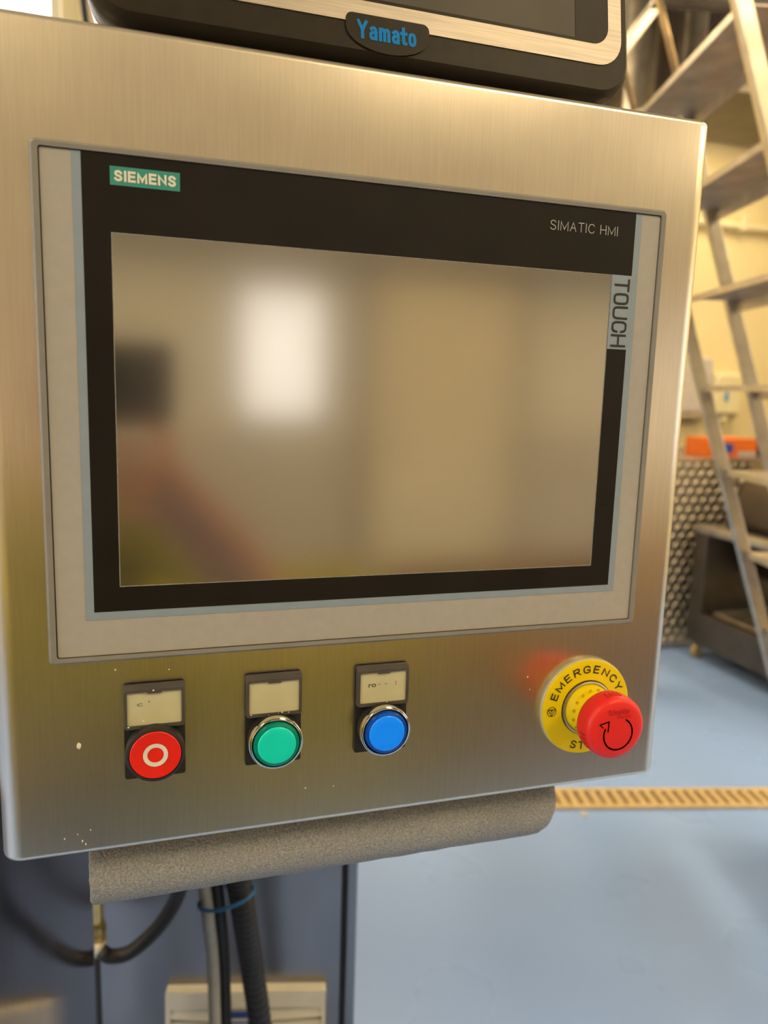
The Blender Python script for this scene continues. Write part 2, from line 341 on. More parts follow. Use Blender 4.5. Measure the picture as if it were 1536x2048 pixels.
# partition with a daylight window, behind the cabinets at the left
pw = struct(obj('wall_partition', bx(FX0 + 0.01, -1.55, 2.40, 2.48, 0.002, CE - 0.002), M_WALL))
struct(obj('wall_partition', bx(-1.55, -0.165, 2.40, 2.48, 0.002, 1.7), M_WALL))
struct(obj('wall_partition', bx(-1.55, -0.165, 2.40, 2.48, 2.95, CE - 0.002), M_WALL))
struct(obj('wall_partition', bx(-0.165, -0.105, 2.36, 2.48, 0.002, CE - 0.002, 0.01), M_WALL))
def window(name, x0, x1, y, z0, z1, pane, fr, face=-1, bars=()):
    t = bpy.data.objects.new(name, None); COL.objects.link(t); t.location = (x0, y, z0); struct(t)
    w, h = x1 - x0, z1 - z0
    obj('window_pane', bx(0.02, w - 0.02, 0.02, 0.03, 0.02, h - 0.02), pane, t)
    o = [(0, 0), (w, 0), (w, h), (0, h)]; i = [(0.03, 0.03), (w - 0.03, 0.03), (w - 0.03, h - 0.03), (0.03, h - 0.03)]
    obj('window_frame', frame_xz(o, i, -0.01, 0.05), fr, t)
    for b in bars: obj('window_bar', bx(b - 0.012, b + 0.012, -0.005, 0.045, 0.031, h - 0.031), fr, t)
    return t
window('window_1', -1.55, -0.166, 2.41, 1.702, 2.948, M_DAY, M_WHITEPL, bars=(0.65,))
window('window_3', 0, 1.9, 0, 0.0, 1.3, M_DAY, M_WHITEPL, bars=(0.95,)).matrix_world = Matrix.Translation((FX0 + 0.06, -1.6, 0.95)) @ Matrix.Rotation(math.pi / 2, 4, 'Z')
window('fill_window', 0, 2.8, 0, 0.0, 1.5, M_FILLC, M_WHITEPL, bars=(0.93, 1.86)).matrix_world = Matrix.Translation((FX1 - 0.06, -0.7, 0.9)) @ Matrix.Rotation(-math.pi / 2, 4, 'Z')  # unseen, added as cool fill light for the floor
window('window_2', 0.60, 1.12, FY0 + 0.01, 1.20, 1.98, M_DAYB, M_WHITEPL)

def ceiling_light(x, y, w=0.62, l=1.22, rot=0.0, label=''):
    t = thing('ceiling_light', label, 'ceiling light', (x, y, CE), (0, 0, rot), 'flat lamp panels on the ceiling')
    obj('lamp_frame', frame_xz([(-w / 2, -l / 2), (w / 2, -l / 2), (w / 2, l / 2), (-w / 2, l / 2)], [(-w / 2 + .03, -l / 2 + .03), (w / 2 - .03, -l / 2 + .03), (w / 2 - .03, l / 2 - .03), (-w / 2 + .03, l / 2 - .03)], -0.001, 0.035), M_WHITEPL, t, rot=(-math.pi / 2, 0, 0))
    obj('diffuser', bx(-w / 2 + .031, w / 2 - .031, -l / 2 + .031, l / 2 - .031, -0.02, -0.012), M_DIFF, t)
    la = bpy.data.lights.new('panel_light', 'AREA'); la.shape = 'RECTANGLE'; la.size = w - 0.08; la.size_y = l - 0.08; la.energy = LAMP_W; la.color = LAMP
    lo = bpy.data.objects.new('panel_light', la); COL.objects.link(lo); lo.parent = t; lo.location = (0, 0, -0.04)
LIGHTS = [(-1.6, -1.7, 'lamp panel on the ceiling behind the viewer, left'), (1.4, -1.7, 'lamp panel on the ceiling behind the viewer, middle'), (3.9, -1.7, 'lamp panel on the ceiling behind the viewer, right'),
          (-1.6, 0.5, 'lamp panel on the ceiling left of the control box'), (2.75, 0.9, 'lamp panel on the ceiling right above the ladder side'), (4.4, -0.2, 'lamp panel on the ceiling near the right wall'),
          (1.3, 3.0, 'lamp panel on the ceiling near the far wall'), (3.6, 3.2, 'lamp panel on the ceiling above the dimpled sheet'), (-1.5, 3.4, 'lamp panel on the ceiling beyond the partition')]
for x, y, lb in LIGHTS: ceiling_light(x, y, label=lb)

# ================================================================== CONTROL BOX
BF = 0.005                      # front face of the box (touch panel front stands at y = 0)
BX0, BX1, BZ0, BZ1, BD = -0.0265, 0.3605, Z0 - 0.1045, Z0 + 0.2935, 0.205
def rbox(x0, x1, y0, y1, z0, z1, rc, re):
    """box with vertical edges of radius rc and small rolled top and bottom edges re"""
    bm = bmesh.new(); rings = []
    def ring(ins, z):
        return [(x, y, z) for x, y in rrect(x0 + ins, x1 - ins, y0 + ins, y1 - ins, max(rc - ins, 0.001), 8)]
    for i in range(6):
        a = math.pi / 2 * i / 5; rings.append(ring(re * (1 - math.sin(a)), z0 + re * (1 - math.cos(a))))
    for i in range(6):
        a = math.pi / 2 * i / 5; rings.append(ring(re * (1 - math.cos(a)), z1 - re + re * math.sin(a)))
    loft(bm, rings); return bm
cbx = thing('control_box', 'brushed stainless steel control box carrying the touch panel and push buttons', 'control box', (0, 0, 0))
obj('shell', rbox(BX0, BX1, BF, BF + BD, BZ0, BZ1, 0.0105, 0.0035), M_BRUSH, cbx, autos=math.radians(40))
# dried specks on the steel
sp = bmesh.new()
for (x, z, s) in ((0.0118, -0.0445, .0016), (0.0035, -0.094, .0005), (0.012, -0.0965, .0005), (0.0098, -0.0925, .0004), (0.016, -0.091, .0004), (0.0135, -0.0985, .0005), (0.128, -0.083, .0005), (0.144, -0.084, .0004), (0.262, -0.03, .0006), (0.264, -0.038, .0004), (0.03, -0.006, .0006), (0.056, -0.008, .0005)):
    m4 = Matrix.Translation((x, BF - 0.0002, Z0 + z)) @ Matrix.Diagonal((s * 0.8, 0.0003, s * (1 + random.random() * 0.6), 1))
    bmesh.ops.create_icosphere(sp, subdivisions=1, radius=1.0, matrix=m4)
o = obj('dried_specks', sp, M_MOIST, cbx); o['kind'] = 'stuff'

# ================================================================== TOUCH PANEL
PW, PH = 0.330, 0.241
tp = thing('touch_panel', 'grey framed touch panel with a wide dark switched-off screen', 'touch panel', (0, 0, Z0))
o_ = rrect(0, PW, 0, PH, 0.0025, 4); m_ = rrect(0.0012, PW - 0.0012, 0.0012, PH - 0.0012, 0.0022, 4); i_ = rrect(0.0036, PW - 0.0036, 0.0030, PH - 0.0030, 0.0012, 4)
rb = bmesh.new()
loft(rb, [[(x, BF - 0.0003, z) for x, z in o_], [(x, 0.0012, z) for x, z in o_], [(x, 0.0, z) for x, z in m_], [(x, 0.0002, z) for x, z in i_], [(x, 0.0022, z) for x, z in i_]], False, False)
obj('rim', rb, M_RIM, tp, autos=math.radians(35))
YF = 0.0012
gap = frame_xz(rrect(0.0036, PW - 0.0036, 0.0030, PH - 0.0030, 0.0012, 4), rrect(0.0042, PW - 0.0042, 0.0036, PH - 0.0036, 0.001, 4), 0.0016, 0.0021)
obj('rim_gap', gap, M_DARKP, tp)
obj('front_foil', plate_xz(rrect(0.0041, PW - 0.0041, 0.0035, PH - 0.0035, 0.001, 4), YF, 0.0022), M_FOIL, tp)
BL, BR_, BB, BT = 0.0212, 0.3098, 0.0254, PH - 0.0032
def pl(x0, x1, z0, z1, y, th=0.0003): return bx(x0, x1, y, y + th, z0, z1)
obj('pale_blue_stripe', pl(0.0173, BL, 0.0215, BT - .0003, YF - 0.0002), M_LBLUE, tp)
obj('pale_blue_stripe', pl(BR_, 0.3138, 0.0215, BT - .0003, YF - 0.0002), M_LBLUE, tp)
obj('pale_blue_stripe', pl(BL, BR_, 0.0215, BB, YF - 0.0002), M_LBLUE, tp)
SX0, SX1, SZ0, SZ1 = 0.0332, 0.2972, 0.0376, 0.2040
obj('black_border', frame_xz([(BL, BB), (BR_, BB), (BR_, BT), (BL, BT)], [(SX0, SZ0), (SX1, SZ0), (SX1, SZ1), (SX0, SZ1)], YF - 0.0003, YF + 0.0005), M_BLACKF, tp)
obj('screen_edge', frame_xz([(SX0, SZ0), (SX1, SZ0), (SX1, SZ1), (SX0, SZ1)], [(SX0 + .0004, SZ0 + .0004), (SX1 - .0004, SZ0 + .0004), (SX1 - .0004, SZ1 - .0004), (SX0 + .0004, SZ1 - .0004)], YF - 0.00025, YF + 0.0005), M_SCREENB, tp)
obj('screen', pl(SX0 + .0004, SX1 - .0004, SZ0 + .0004, SZ1 - .0004, YF - 0.0001, 0.0004), M_SCREEN, tp)
bl = obj('brand_label', pl(0.0333, 0.0639, 0.2245, 0.2326, YF - 0.0005, 0.0003), M_TEAL, tp)
link('lettering', stroke_text('SIEMENS', 0.0048, 0.00106, 0.0271), M_CREAMP, bl, (0.0351, YF - 0.00065, 0.2262))
link('lettering', stroke_text('SIMATIC HMI', 0.0050, 0.00042, 0.0420), M_GREYP, tp, (0.2565, YF - 0.0005, 0.2246))
tl = obj('touch_label', pl(SX1, BR_, 0.1634, 0.2040, YF - 0.0006, 0.0003), M_LBLUE, tp)
me = stroke_text('TOUCH', 0.0098, 0.00125, 0.0375, gap=0.16, alt=SQ)
me.transform(Matrix.Rotation(math.pi / 2, 4, 'Y'))          # reads downwards
link('lettering', me, M_DARKP, tl, (SX1 + 0.0017, YF - 0.00075, 0.2021))

# ================================================================== PUSH BUTTONS
def holder(t):
    obj('mounting_plate', plate_xz(rrect(-0.015, 0.015, -0.0155, 0.0345, 0.0012, 3), -0.0022, 0.0), M_BLKPL, t)
    # raised label frame with a sloping top
    bm = bmesh.new()
    o1 = rrect(-0.015, 0.015, 0.0125, 0.0350, 0.0012, 3); o2 = rrect(-0.0146, 0.0146, 0.0128, 0.0334, 0.001, 3); i1 = rrect(-0.0134, 0.0134, 0.0143, 0.0320, 0.0008, 3)
    loft(bm, [[(x, -0.001, z) for x, z in o1], [(x, -0.0035, z) for x, z in o1], [(x, -0.0060, z) for x, z in o2], [(x, -0.0060, z) for x, z in i1], [(x, -0.0035, z) for x, z in i1]], False, False)
    f = obj('label_frame', bm, M_HOLD, t, autos=math.radians(30))
    obj('clip_notch', bx(-0.0035, 0.0035, -0.0062, -0.0045, 0.0312, 0.0324, 0.0002), M_HOLD, f)
    return obj('label_card', plate_xz(rrect(-0.0133, 0.0133, 0.0144, 0.0319, 0.0006, 2), -0.0050, -0.003), M_CARD, t)
def crumbs(t, pts):
    bm = bmesh.new()
    for x, z, y, s in pts: bmesh.ops.create_icosphere(bm, subdivisions=1, radius=1, matrix=Matrix.Translation((x, y, z)) @ Matrix.Diagonal((s, s * .6, s * .7, 1)))
    c = obj('crumbs', bm, M_MOIST, t); c['kind'] = 'stuff'
BZc = Z0 - 0.0490
b1 = thing('push_button', 'flat red push button with a white ring, left of the green one', 'push button', (0.0485, BF, BZc), group='push buttons under the touch panel')
card = holder(b1)
obj('collar', lathe([(0.0, 0.0), (0.0146, 0.0), (0.0147, 0.0085), (0.0143, 0.0100), (0.0130, 0.0104), (0.0127, 0.0092), (0.0, 0.0092)]), M_BLKPL, b1, autos=math.radians(40))
cp = obj('cap', lathe([(0.0, 0.008), (0.0126, 0.0086), (0.0126, 0.0102), (0.0122, 0.0106), (0.0085, 0.0102), (0.004, 0.0099), (0.0, 0.0099)]), M_RED, b1, autos=math.radians(40))
obj('white_ring', lathe([(0.0040, 0.0101), (0.0061, 0.0103), (0.0061, 0.0104), (0.0040, 0.0102), (0.0040, 0.0101)], cap=False), M_CREAMP, cp)
link('faded_lettering', fit_text("c '", 0.0062, 0.0026), M_FADEP, card, (-0.0085, -0.0052, 0.0245))
crumbs(b1, [(0.0042, 0.0128, -0.0075, .0008), (0.0056, 0.0120, -0.0085, .0004), (-0.0128, 0.0143, -0.0062, .0006), (-0.004, 0.0105, -0.0098, .0003), (-0.0055, 0.0165, -0.0052, .0005), (0.007, 0.010, -.0098, .0003), (-.0005, .0328, -.006, .0006)])
def lit_button(t, top, side, hue):
    obj('collar', lathe([(0.0, 0.0), (0.0140, 0.0), (0.0140, 0.0095), (0.0, 0.0095)]), M_BLKPL, t, autos=math.radians(40))
    obj('chrome_ring', lathe([(0.0125, 0.0090), (0.0143, 0.0090), (0.0145, 0.0105), (0.0142, 0.0118), (0.0139, 0.0120), (0.0137, 0.0116), (0.0135, 0.0126), (0.0131, 0.0128), (0.0124, 0.0118), (0.0124, 0.0090)], cap=False), M_CHROME, t, autos=math.radians(40))
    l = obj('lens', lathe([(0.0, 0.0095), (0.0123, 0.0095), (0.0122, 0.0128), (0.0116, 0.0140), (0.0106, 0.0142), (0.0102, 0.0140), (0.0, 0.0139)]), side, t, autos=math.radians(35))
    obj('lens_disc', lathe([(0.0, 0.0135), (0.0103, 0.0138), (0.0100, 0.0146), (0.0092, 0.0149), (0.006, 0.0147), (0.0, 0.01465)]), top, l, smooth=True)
b2 = thing('push_button', 'green illuminated push button with a chrome ring and blank label', 'push button', (0.1095, BF, BZc), group='push buttons under the touch panel')
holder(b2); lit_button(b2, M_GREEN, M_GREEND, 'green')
crumbs(b2, [(-0.0125, 0.0145, -.0062, .0005), (-.003, .0135, -.0062, .0005), (.004, .0145, -.0062, .0006), (.002, .0142, -.0062, .0003), (.0075, .0142, -.0062, .0004)])
b3 = thing('push_button', 'blue illuminated push button with a chrome ring and worn lettering on its label', 'push button', (0.1700, BF, BZc), group='push buttons under the touch panel')
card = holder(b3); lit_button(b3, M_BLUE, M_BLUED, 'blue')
link('faded_lettering', fit_text("ro", 0.0042, 0.0020), M_DARKP, card, (-0.0085, -0.0052, 0.0235))
link('faded_lettering', fit_text("- -", 0.0052, 0.0004), M_FADEP, card, (-0.0030, -0.0052, 0.0247))
link('faded_lettering', fit_text("t", 0.0010, 0.0024), M_FADEP, card, (0.0068, -0.0052, 0.0238))
crumbs(b3, [(-0.0128, .0165, -.0055, .0005), (.002, .0145, -.0062, .0004), (.004, .0118, -.0065, .0005), (.0055, .0118, -.0065, .0003), (-.004, .0125, -.0062, .0003)])

# ================================================================== EMERGENCY STOP
es = thing('emergency_stop_button', 'red mushroom emergency stop button on a round yellow plate', 'emergency stop', (0.3012, BF, Z0 - 0.0512))
obj('plate_edge', lathe([(0.0, 0.0), (0.0302, 0.0), (0.0304, 0.0022), (0.0298, 0.0030), (0.0, 0.003)], 96), M_CLEARE, es, autos=math.radians(40))
yp = obj('yellow_plate', lathe([(0.0, 0.002), (0.0299, 0.0026), (0.0299, 0.0036), (0.0294, 0.0042), (0.0175, 0.0047), (0.0172, 0.0044), (0.0172, 0.0024), (0.0, 0.0024)], 96), M_YEL, es, autos=math.radians(40))
obj('neck_ring', lathe([(0.0152, 0.0024), (0.0168, 0.0024), (0.0168, 0.0056), (0.0160, 0.0060), (0.0152, 0.0056)], 64, cap=False), M_STEELD, es, autos=math.radians(40))
nk = obj('neck', lathe([(0.0, 0.0026), (0.0151, 0.0026), (0.0150, 0.0070), (0.0140, 0.0082), (0.0125, 0.0200), (0.0, 0.0200)], 64), M_YEL, es, autos=math.radians(40))
for k in range(9):
    a = math.radians(60 + k * 22)
    ob = obj('grip_notch', bx(-0.0008, 0.0008, -0.0006, 0.0002, -0.0016, 0.0016), M_YELD, nk, (0.01345 * math.cos(a), -0.0125, 0.01345 * math.sin(a)), (0, -a + math.pi / 2, 0))
def arc_text(s, r, a0, a1, h, wid, flip=False):
    bm = bmesh.new(); n = len(s)
    for k, ch in enumerate(s):
        a = math.radians(a0 + (a1 - a0) * k / max(n - 1, 1))
        w = wid * (1.15 if ch == 'M' else 1.0)
        w = GL[ch][0] * h * 0.92 + 0.0008; me = stroke_text(ch, h, 0.00082, w); me.transform(Matrix.Translation((-w / 2, 0, -h / 2)))
        rot = Matrix.Rotation(math.pi / 2 - a if not flip else -math.pi / 2 - a, 4, 'Y')
        me.transform(Matrix.Translation((r * math.cos(a), 0, r * math.sin(a))) @ rot)
        bm.from_mesh(me); bpy.data.meshes.remove(me)
    me = bpy.data.meshes.new('arc'); bm.to_mesh(me); bm.free(); return me
link('lettering', arc_text('EMERGENCY', 0.0243, 159, 29, 0.0050, 0.0041), M_DARKP, yp, (0, -0.0047, 0))
link('lettering', arc_text('STOP', 0.0243, 252, 292, 0.0050, 0.0041, True), M_DARKP, yp, (0, -0.0047, 0))
# round symbol: circle, triangle and bar
bm = bmesh.new()
def ringflat(bm, cx, cz, r0, r1, seg=32, y=0.0, a0=0, a1=360):
    full = abs(a1 - a0) >= 360; n = seg if full else seg + 1; A = []; B = []
    for i in range(n):
        a = math.radians(a0 + (a1 - a0) * i / seg); A.append(bm.verts.new((cx + r0 * math.cos(a), y, cz + r0 * math.sin(a)))); B.append(bm.verts.new((cx + r1 * math.cos(a), y, cz + r1 * math.sin(a))))
    for i in range(n if full else n - 1):
        j = (i + 1) % n; bm.faces.new((A[i], A[j], B[j], B[i]))
def strokes(bm, pts, w, y=0.0, closed=False):
    P = [Vector((p[0], 0, p[1])) for p in pts]
    for a, b in zip(P, P[1:] + ([P[0]] if closed else [])):
        t = (b - a).normalized(); s = Vector((-t.z, 0, t.x)) * w / 2; e = t * w * 0.4
        bm.faces.new([bm.verts.new(q + Vector((0, y, 0))) for q in (a - s - e, b - s + e, b + s + e, a + s - e)])
ringflat(bm, -0.0240, -0.0005, 0.0027, 0.0031)
tri = [(-0.0240 + 0.0027 * math.cos(math.radians(q)), -0.0005 + 0.0027 * math.sin(math.radians(q))) for q in (-90, 30, 150)]
strokes(bm, tri, 0.0004, closed=True); strokes(bm, [(-0.0240, 0.0004), (-0.0240, -0.0016)], 0.0004); strokes(bm, [(-0.0247, 0.0004), (-0.0233, 0.0004)], 0.0004)
obj('stop_symbol', bm, M_DARKP, yp, (0, -0.0047, 0))
hd = obj('mushroom_head', lathe([(0.0, 0.0205), (0.0145, 0.0205), (0.0170, 0.0215), (0.0184, 0.0235), (0.0189, 0.0265), (0.0190, 0.0310), (0.0187, 0.0338), (0.0177, 0.0358), (0.0158, 0.0368), (0.0120, 0.0371), (0.0, 0.0372)], 96), M_REDH, es, smooth=True)
def groove_shade(name, bm, y):  # thin darker strip painting the shade of a groove
    bmesh.ops.solidify(bm, geom=bm.faces[:], thickness=0.0002); return obj(name, bm, M_REDSHADE, hd, (0, y, 0))
bm = bmesh.new(); ringflat(bm, 0.0004, -0.0026, 0.0089, 0.0099, 40, 0.0, 62, -205)
groove_shade('turn_arrow', bm, -0.0372)
bm = bmesh.new(); strokes(bm, [(-0.0120, 0.0042), (-0.0062, 0.0056), (-0.0064, -0.0004)], 0.0008); strokes(bm, [(-0.0120, 0.0042), (-0.0098, 0.0022)], 0.0005)
groove_shade('turn_arrow', bm, -0.03725)
link('embossed_lettering', fit_text('Schneider', 0.0142, 0.0036, offset=0.004), M_REDSHADE, hd, (-0.0068, -0.0373, 0.0092)).rotation_euler = (0, 0, 0)
link('embossed_lettering', fit_text('Electric', 0.0092, 0.0022), M_REDSHADE, hd, (-0.0010, -0.03725, 0.0068))
for a in (80, 88, 96, 104, 190, 198, 206, 214):
    q = math.radians(a); obj('grip_notch', bx(-0.0006, 0.0006, -0.0022, 0.0022, -0.0004, 0.0004), M_REDSHADE, hd, (0.0188 * math.cos(q), -0.0305, 0.0188 * math.sin(q)), (0, math.pi / 2 - q, 0))

# ================================================================== WEIGHER TERMINAL ON TOP
TT = math.radians(-9)
wt = thing('weigher_terminal', 'black framed terminal with a silver screen surround standing on the control box', 'terminal', (0, 0.03, Z0 + 0.3065), (TT, 0, 0))
TX0, TX1, TH = 0.0225, 0.3212, 0.235
bm = bmesh.new()
def tr(ins, y, r): return [(x, y, z) for x, z in rrect(TX0 + ins, TX1 - ins, 0.0 + ins, TH - ins, r, 10)]
loft(bm, [tr(0.004, 0.024, 0.018), tr(0.0005, 0.020, 0.022), tr(0.0, 0.008, 0.022), tr(0.0012, 0.003, 0.021), tr(0.004, 0.0, 0.018)])
obj('bezel', bm, M_BEZEL, wt, autos=math.radians(40))
bm = bmesh.new()
loft(bm, [[(x, 0.085, z) for x, z in rrect(TX0 + 0.02, TX1 - 0.02, 0.02, TH - 0.02, 0.02, 8)], [(x, 0.06, z) for x, z in rrect(TX0 + 0.004, TX1 - 0.004, 0.004, TH - 0.004, 0.022, 8)], [(x, 0.0235, z) for x, z in rrect(TX0 + 0.001, TX1 - 0.001, 0.001, TH - 0.001, 0.022, 8)]])
obj('rear_housing', bm, M_WHITEPL, wt, autos=math.radians(40))
obj('silver_surround', frame_xz(rrect(TX0 + 0.0075, TX1 - 0.0075, 0.0178, TH - 0.0178, 0.0155, 8), rrect(TX0 + 0.0160, TX1 - 0.0160, 0.0292, TH - 0.0292, 0.0105, 8), -0.0006, 0.0004), M_SILV, wt)
obj('screen_border', frame_xz(rrect(TX0 + 0.0160, TX1 - 0.0160, 0.0292, TH - 0.0292, 0.0105, 8), rrect(TX0 + 0.036, TX1 - 0.0372, 0.0312, TH - 0.034, 0.0005, 8), -0.0004, 0.0006), M_TBLK, wt)
obj('screen', pl(TX0 + 0.036, TX1 - 0.0372, 0.0312, TH - 0.034, -0.0001), M_TSCR, wt)
pts = rrect(0.1490, 0.1948, 0.0100, 0.0222, (0.0, 0.0, 0.0035, 0.0035), 5)
arc = [(0.1490 + 0.0458 * (0.5 - 0.5 * math.cos(math.pi * k / 14)), 0.0150 - 0.0118 * math.sin(math.pi * k / 14)) for k in range(15)]
pts = arc + [p for p in rrect(0.1490, 0.1948, 0.0110, 0.0222, (0.0, 0.0, 0.0035, 0.0035), 5) if p[1] > 0.0151]
bd = obj('badge', plate_xz(pts, -0.0009, -0.0001), M_BEZEL, wt)
link('lettering', stroke_text('Yamato', 0.0098, 0.00175, 0.0325, gap=0.17, squeeze=0.47), M_CYAN, bd, (0.1548, -0.0011, 0.0092))
obj('mount_foot', rbox(0.12, 0.22, 0.05, 0.13, 0.0076, 0.03, 0.01, 0.002), M_STEEL, wt)

# ================================================================== FOAM SLEEVE
fs = thing('foam_sleeve', 'grey foam sleeve on the handle bar beneath the control box', 'foam sleeve', (0, 0.050, BZ0 - 0.0275))
RF = 0.027
prof = [(0.0095, 0.0135), (RF - 0.001, 0.0130), (RF, 0.0142)] + [(RF, 0.02 + 0.265 * k / 24) for k in range(25)] + [(RF, 0.291), (RF - 0.003, 0.2985), (RF - 0.008, 0.3035), (RF - 0.0155, 0.3055), (0.0095, 0.3055), (0.0095, 0.0135)]
bm = lathe(prof, 40, axis='Z', cap=False)
bmesh.ops.rotate(bm, verts=bm.verts, cent=(0, 0, 0), matrix=Matrix.Rotation(math.pi / 2, 3, 'Y'))
for v in bm.verts: v.co += Vector((random.uniform(-1, 1), random.uniform(-1, 1), random.uniform(-1, 1))) * 0.0003
obj('foam', bm, M_FOAM, fs, smooth=True)
obj('handle_bar', tb([(0.012, 0, 0), (0.307, 0, 0)], 0.009, 16), M_STEEL, fs, smooth=True)
for x in (0.06, 0.27): obj('bracket', bx(x - 0.01, x + 0.01, -0.003, 0.003, 0.0, 0.0268), M_STEEL, fs)

# ================================================================== FLOOR CABINET BELOW, SIDE PLATE, CABLES
CYF = 0.62
CA = -0.245                      # the floor cabinet is turned away from the control box
fc = thing('floor_cabinet', 'grey steel floor cabinet with a cream vent grille under the control box', 'cabinet', (0.18, CYF, 0), (0, 0, CA))
obj('body', bx(-0.90, 0.1540, 0.004, 0.50, 0.06, 1.10, 0.004), M_CAB, fc)
obj('door', bx(-0.2075, 0.1320, -0.012, 0.004, 0.09, 1.08, 0.003), M_CAB, fc)
obj('door_gasket', bx(0.1320, 0.1395, -0.007, 0.004, 0.09, 1.08), M_RUB, fc)
obj('door_gasket', bx(-0.2215, -0.2075, -0.007, 0.004, 0.09, 1.08), M_RUB, fc)
obj('corner_strip', bx(0.1395, 0.1540, -0.012, 0.004, 0.06, 1.10, 0.002), M_CAB, fc)
obj('plinth', bx(-0.88, 0.13, 0.03, 0.48, 0.0, 0.06), M_RUB, fc)
vg = obj('vent_grille', frame_xz(rrect(-0.114, 0.112, 0.28, 0.530, 0.003, 3), rrect(-0.108, 0.106, 0.286, 0.503, 0.003, 3), -0.028, -0.0118), M_VENT, fc)
for k in range(10):
    bm = bmesh.new(); N_ = 14; R1 = []
    for i in range(N_ + 1):
        f = i / N_; x = -0.1085 + 0.215 * f; z = 0.5045 - k * 0.0215 - 0.006 * math.sin(math.pi * f)
        R1.append([(x, -0.0135, z), (x, -0.0245, z - 0.003), (x, -0.0285, z - 0.0150), (x, -0.0135, z - 0.0158)])
    loft(bm, R1); obj('louver', bm, M_VENT, vg, autos=0.5)
vg.location.z += 0.020
vl = obj('maker_label', bx(-0.0260, 0.0060, -0.0320, -0.0280, 0.462, 0.4990), M_BLUEL, vg)
for k in range(2): obj('label_line', bx(-0.021, 0.002, -0.0324, -0.0320, 0.486 - k * 0.009, 0.4915 - k * 0.009), M_PAPER, vl)
tag(obj('support_arm', bx(0.11, 0.19, BF + BD + 0.001, FY1 - 0.3, BZ0 + 0.05, BZ0 + 0.13, 0.006), M_STEEL), 'steel arm carrying the control box from behind', 'support arm')
sp_ = thing('steel_side_plate', 'polished steel side plate hanging below the left end of the control box', 'steel plate', (0, 0, 0))
obj('plate', barm((-0.088, 0.02, 0.62), (-0.0255, 0.54, 0.62), 0.004, 1.07, bev=0.0008), M_POLISH, sp_)
obj('edge_strip', barm((-0.0255, 0.5405, 0.62), (-0.0250, 0.545, 0.62), 0.0045, 1.07), M_CAB, sp_)
# cables behind the foam sleeve
tag(obj('black_cable', tb(bez([(-0.0175, 0.588, 0.658), (-0.006, 0.589, 0.6478), (0.018, 0.585, 0.652), (0.048, 0.575, 0.682), (0.070, 0.56, 0.722), (0.082, 0.54, 0.766), (0.083, 0.50, 0.83), (0.078, 0.42, 0.93), (0.06, 0.30, 1.06), (0.055, 0.215, 1.13), (0.055, 0.19, 1.152)], 10), 0.0095, 14), M_RUB, smooth=True), 'black cable looping down to the brass gland beside the steel plate', 'cable')
gy = 0.47
tag(obj('grey_cable', tb(bez([(0.09, 0.15, BZ0 + 0.002), (0.09, 0.2, 1.10), (0.096, 0.36, 0.97), (0.104, gy, 0.84), (0.113, gy + 0.02, 0.75), (0.121, gy + 0.05, 0.65), (0.123, gy + 0.05, 0.50), (0.122, gy + 0.05, 0.30), (0.12, gy + 0.05, 0.012)], 10), 0.0078, 14), M_GCAB, smooth=True), 'light grey cable hanging beside the black conduit', 'cable')
tag(obj('black_cable', tb(bez([(0.105, 0.165, BZ0 + 0.002), (0.105, 0.22, 1.10), (0.112, 0.375, 0.97), (0.119, gy + 0.008, 0.84), (0.128, gy + 0.03, 0.75), (0.136, gy + 0.06, 0.65), (0.138, gy + 0.06, 0.50), (0.137, gy + 0.06, 0.30), (0.135, gy + 0.06, 0.012)], 10), 0.0075, 14), M_RUB, smooth=True), 'thin black cable hanging between the grey cable and the ribbed conduit', 'cable')
cp_ = bez([(0.125, 0.135, BZ0 + 0.002), (0.128, 0.19, 1.10), (0.136, 0.36, 0.97), (0.144, gy - 0.004, 0.84), (0.156, gy + 0.015, 0.75), (0.170, gy + 0.04, 0.65), (0.185, gy + 0.05, 0.52), (0.195, gy + 0.05, 0.30), (0.2, gy + 0.04, 0.016)], 40)
bm = bmesh.new(); tube(bm, cp_, [0.0152 if (k // 2) % 2 else 0.0138 for k in range(len(cp_))], 18)
tag(obj('ribbed_conduit', bm, M_RUB, smooth=True), 'thick black ribbed conduit held by the blue tie', 'conduit')
tie = []
for k in range(33):
    a = 2 * math.pi * k / 32; c = math.cos(a); s = math.sin(a)
    tie.append((0.1345 + 0.0335 * c, gy + 0.014 + 0.0205 * s, 0.781 + 0.006 * c))
tag(obj('cable_tie', tb(tie, 0.0022, 8), M_TIE, smooth=True), 'blue tie wrapped around the hanging cables', 'cable tie')
bg = thing('brass_gland', 'brass tube with a cable gland beside the steel side plate', 'cable gland', (-0.0225, 0.598, 0.666))
obj('tube', lathe([(0.0, 0.030), (0.0085, 0.030), (0.0085, 0.42), (0.0, 0.42)], 24, 'Z'), M_BRASS, bg, autos=0.7)
obj('gland_nut', lathe([(0.0, 0.002), (0.011, 0.003), (0.012, 0.008), (0.0098, 0.012), (0.012, 0.016), (0.0115, 0.024), (0.0092, 0.032), (0.0, 0.032)], 6, 'Z'), M_BRASS, bg)
obj('seal', lathe([(0.0, -0.022), (0.006, -0.020), (0.0105, -0.008), (0.0112, 0.003), (0.0, 0.003)], 20, 'Z'), M_WHITEPL, bg, smooth=True)

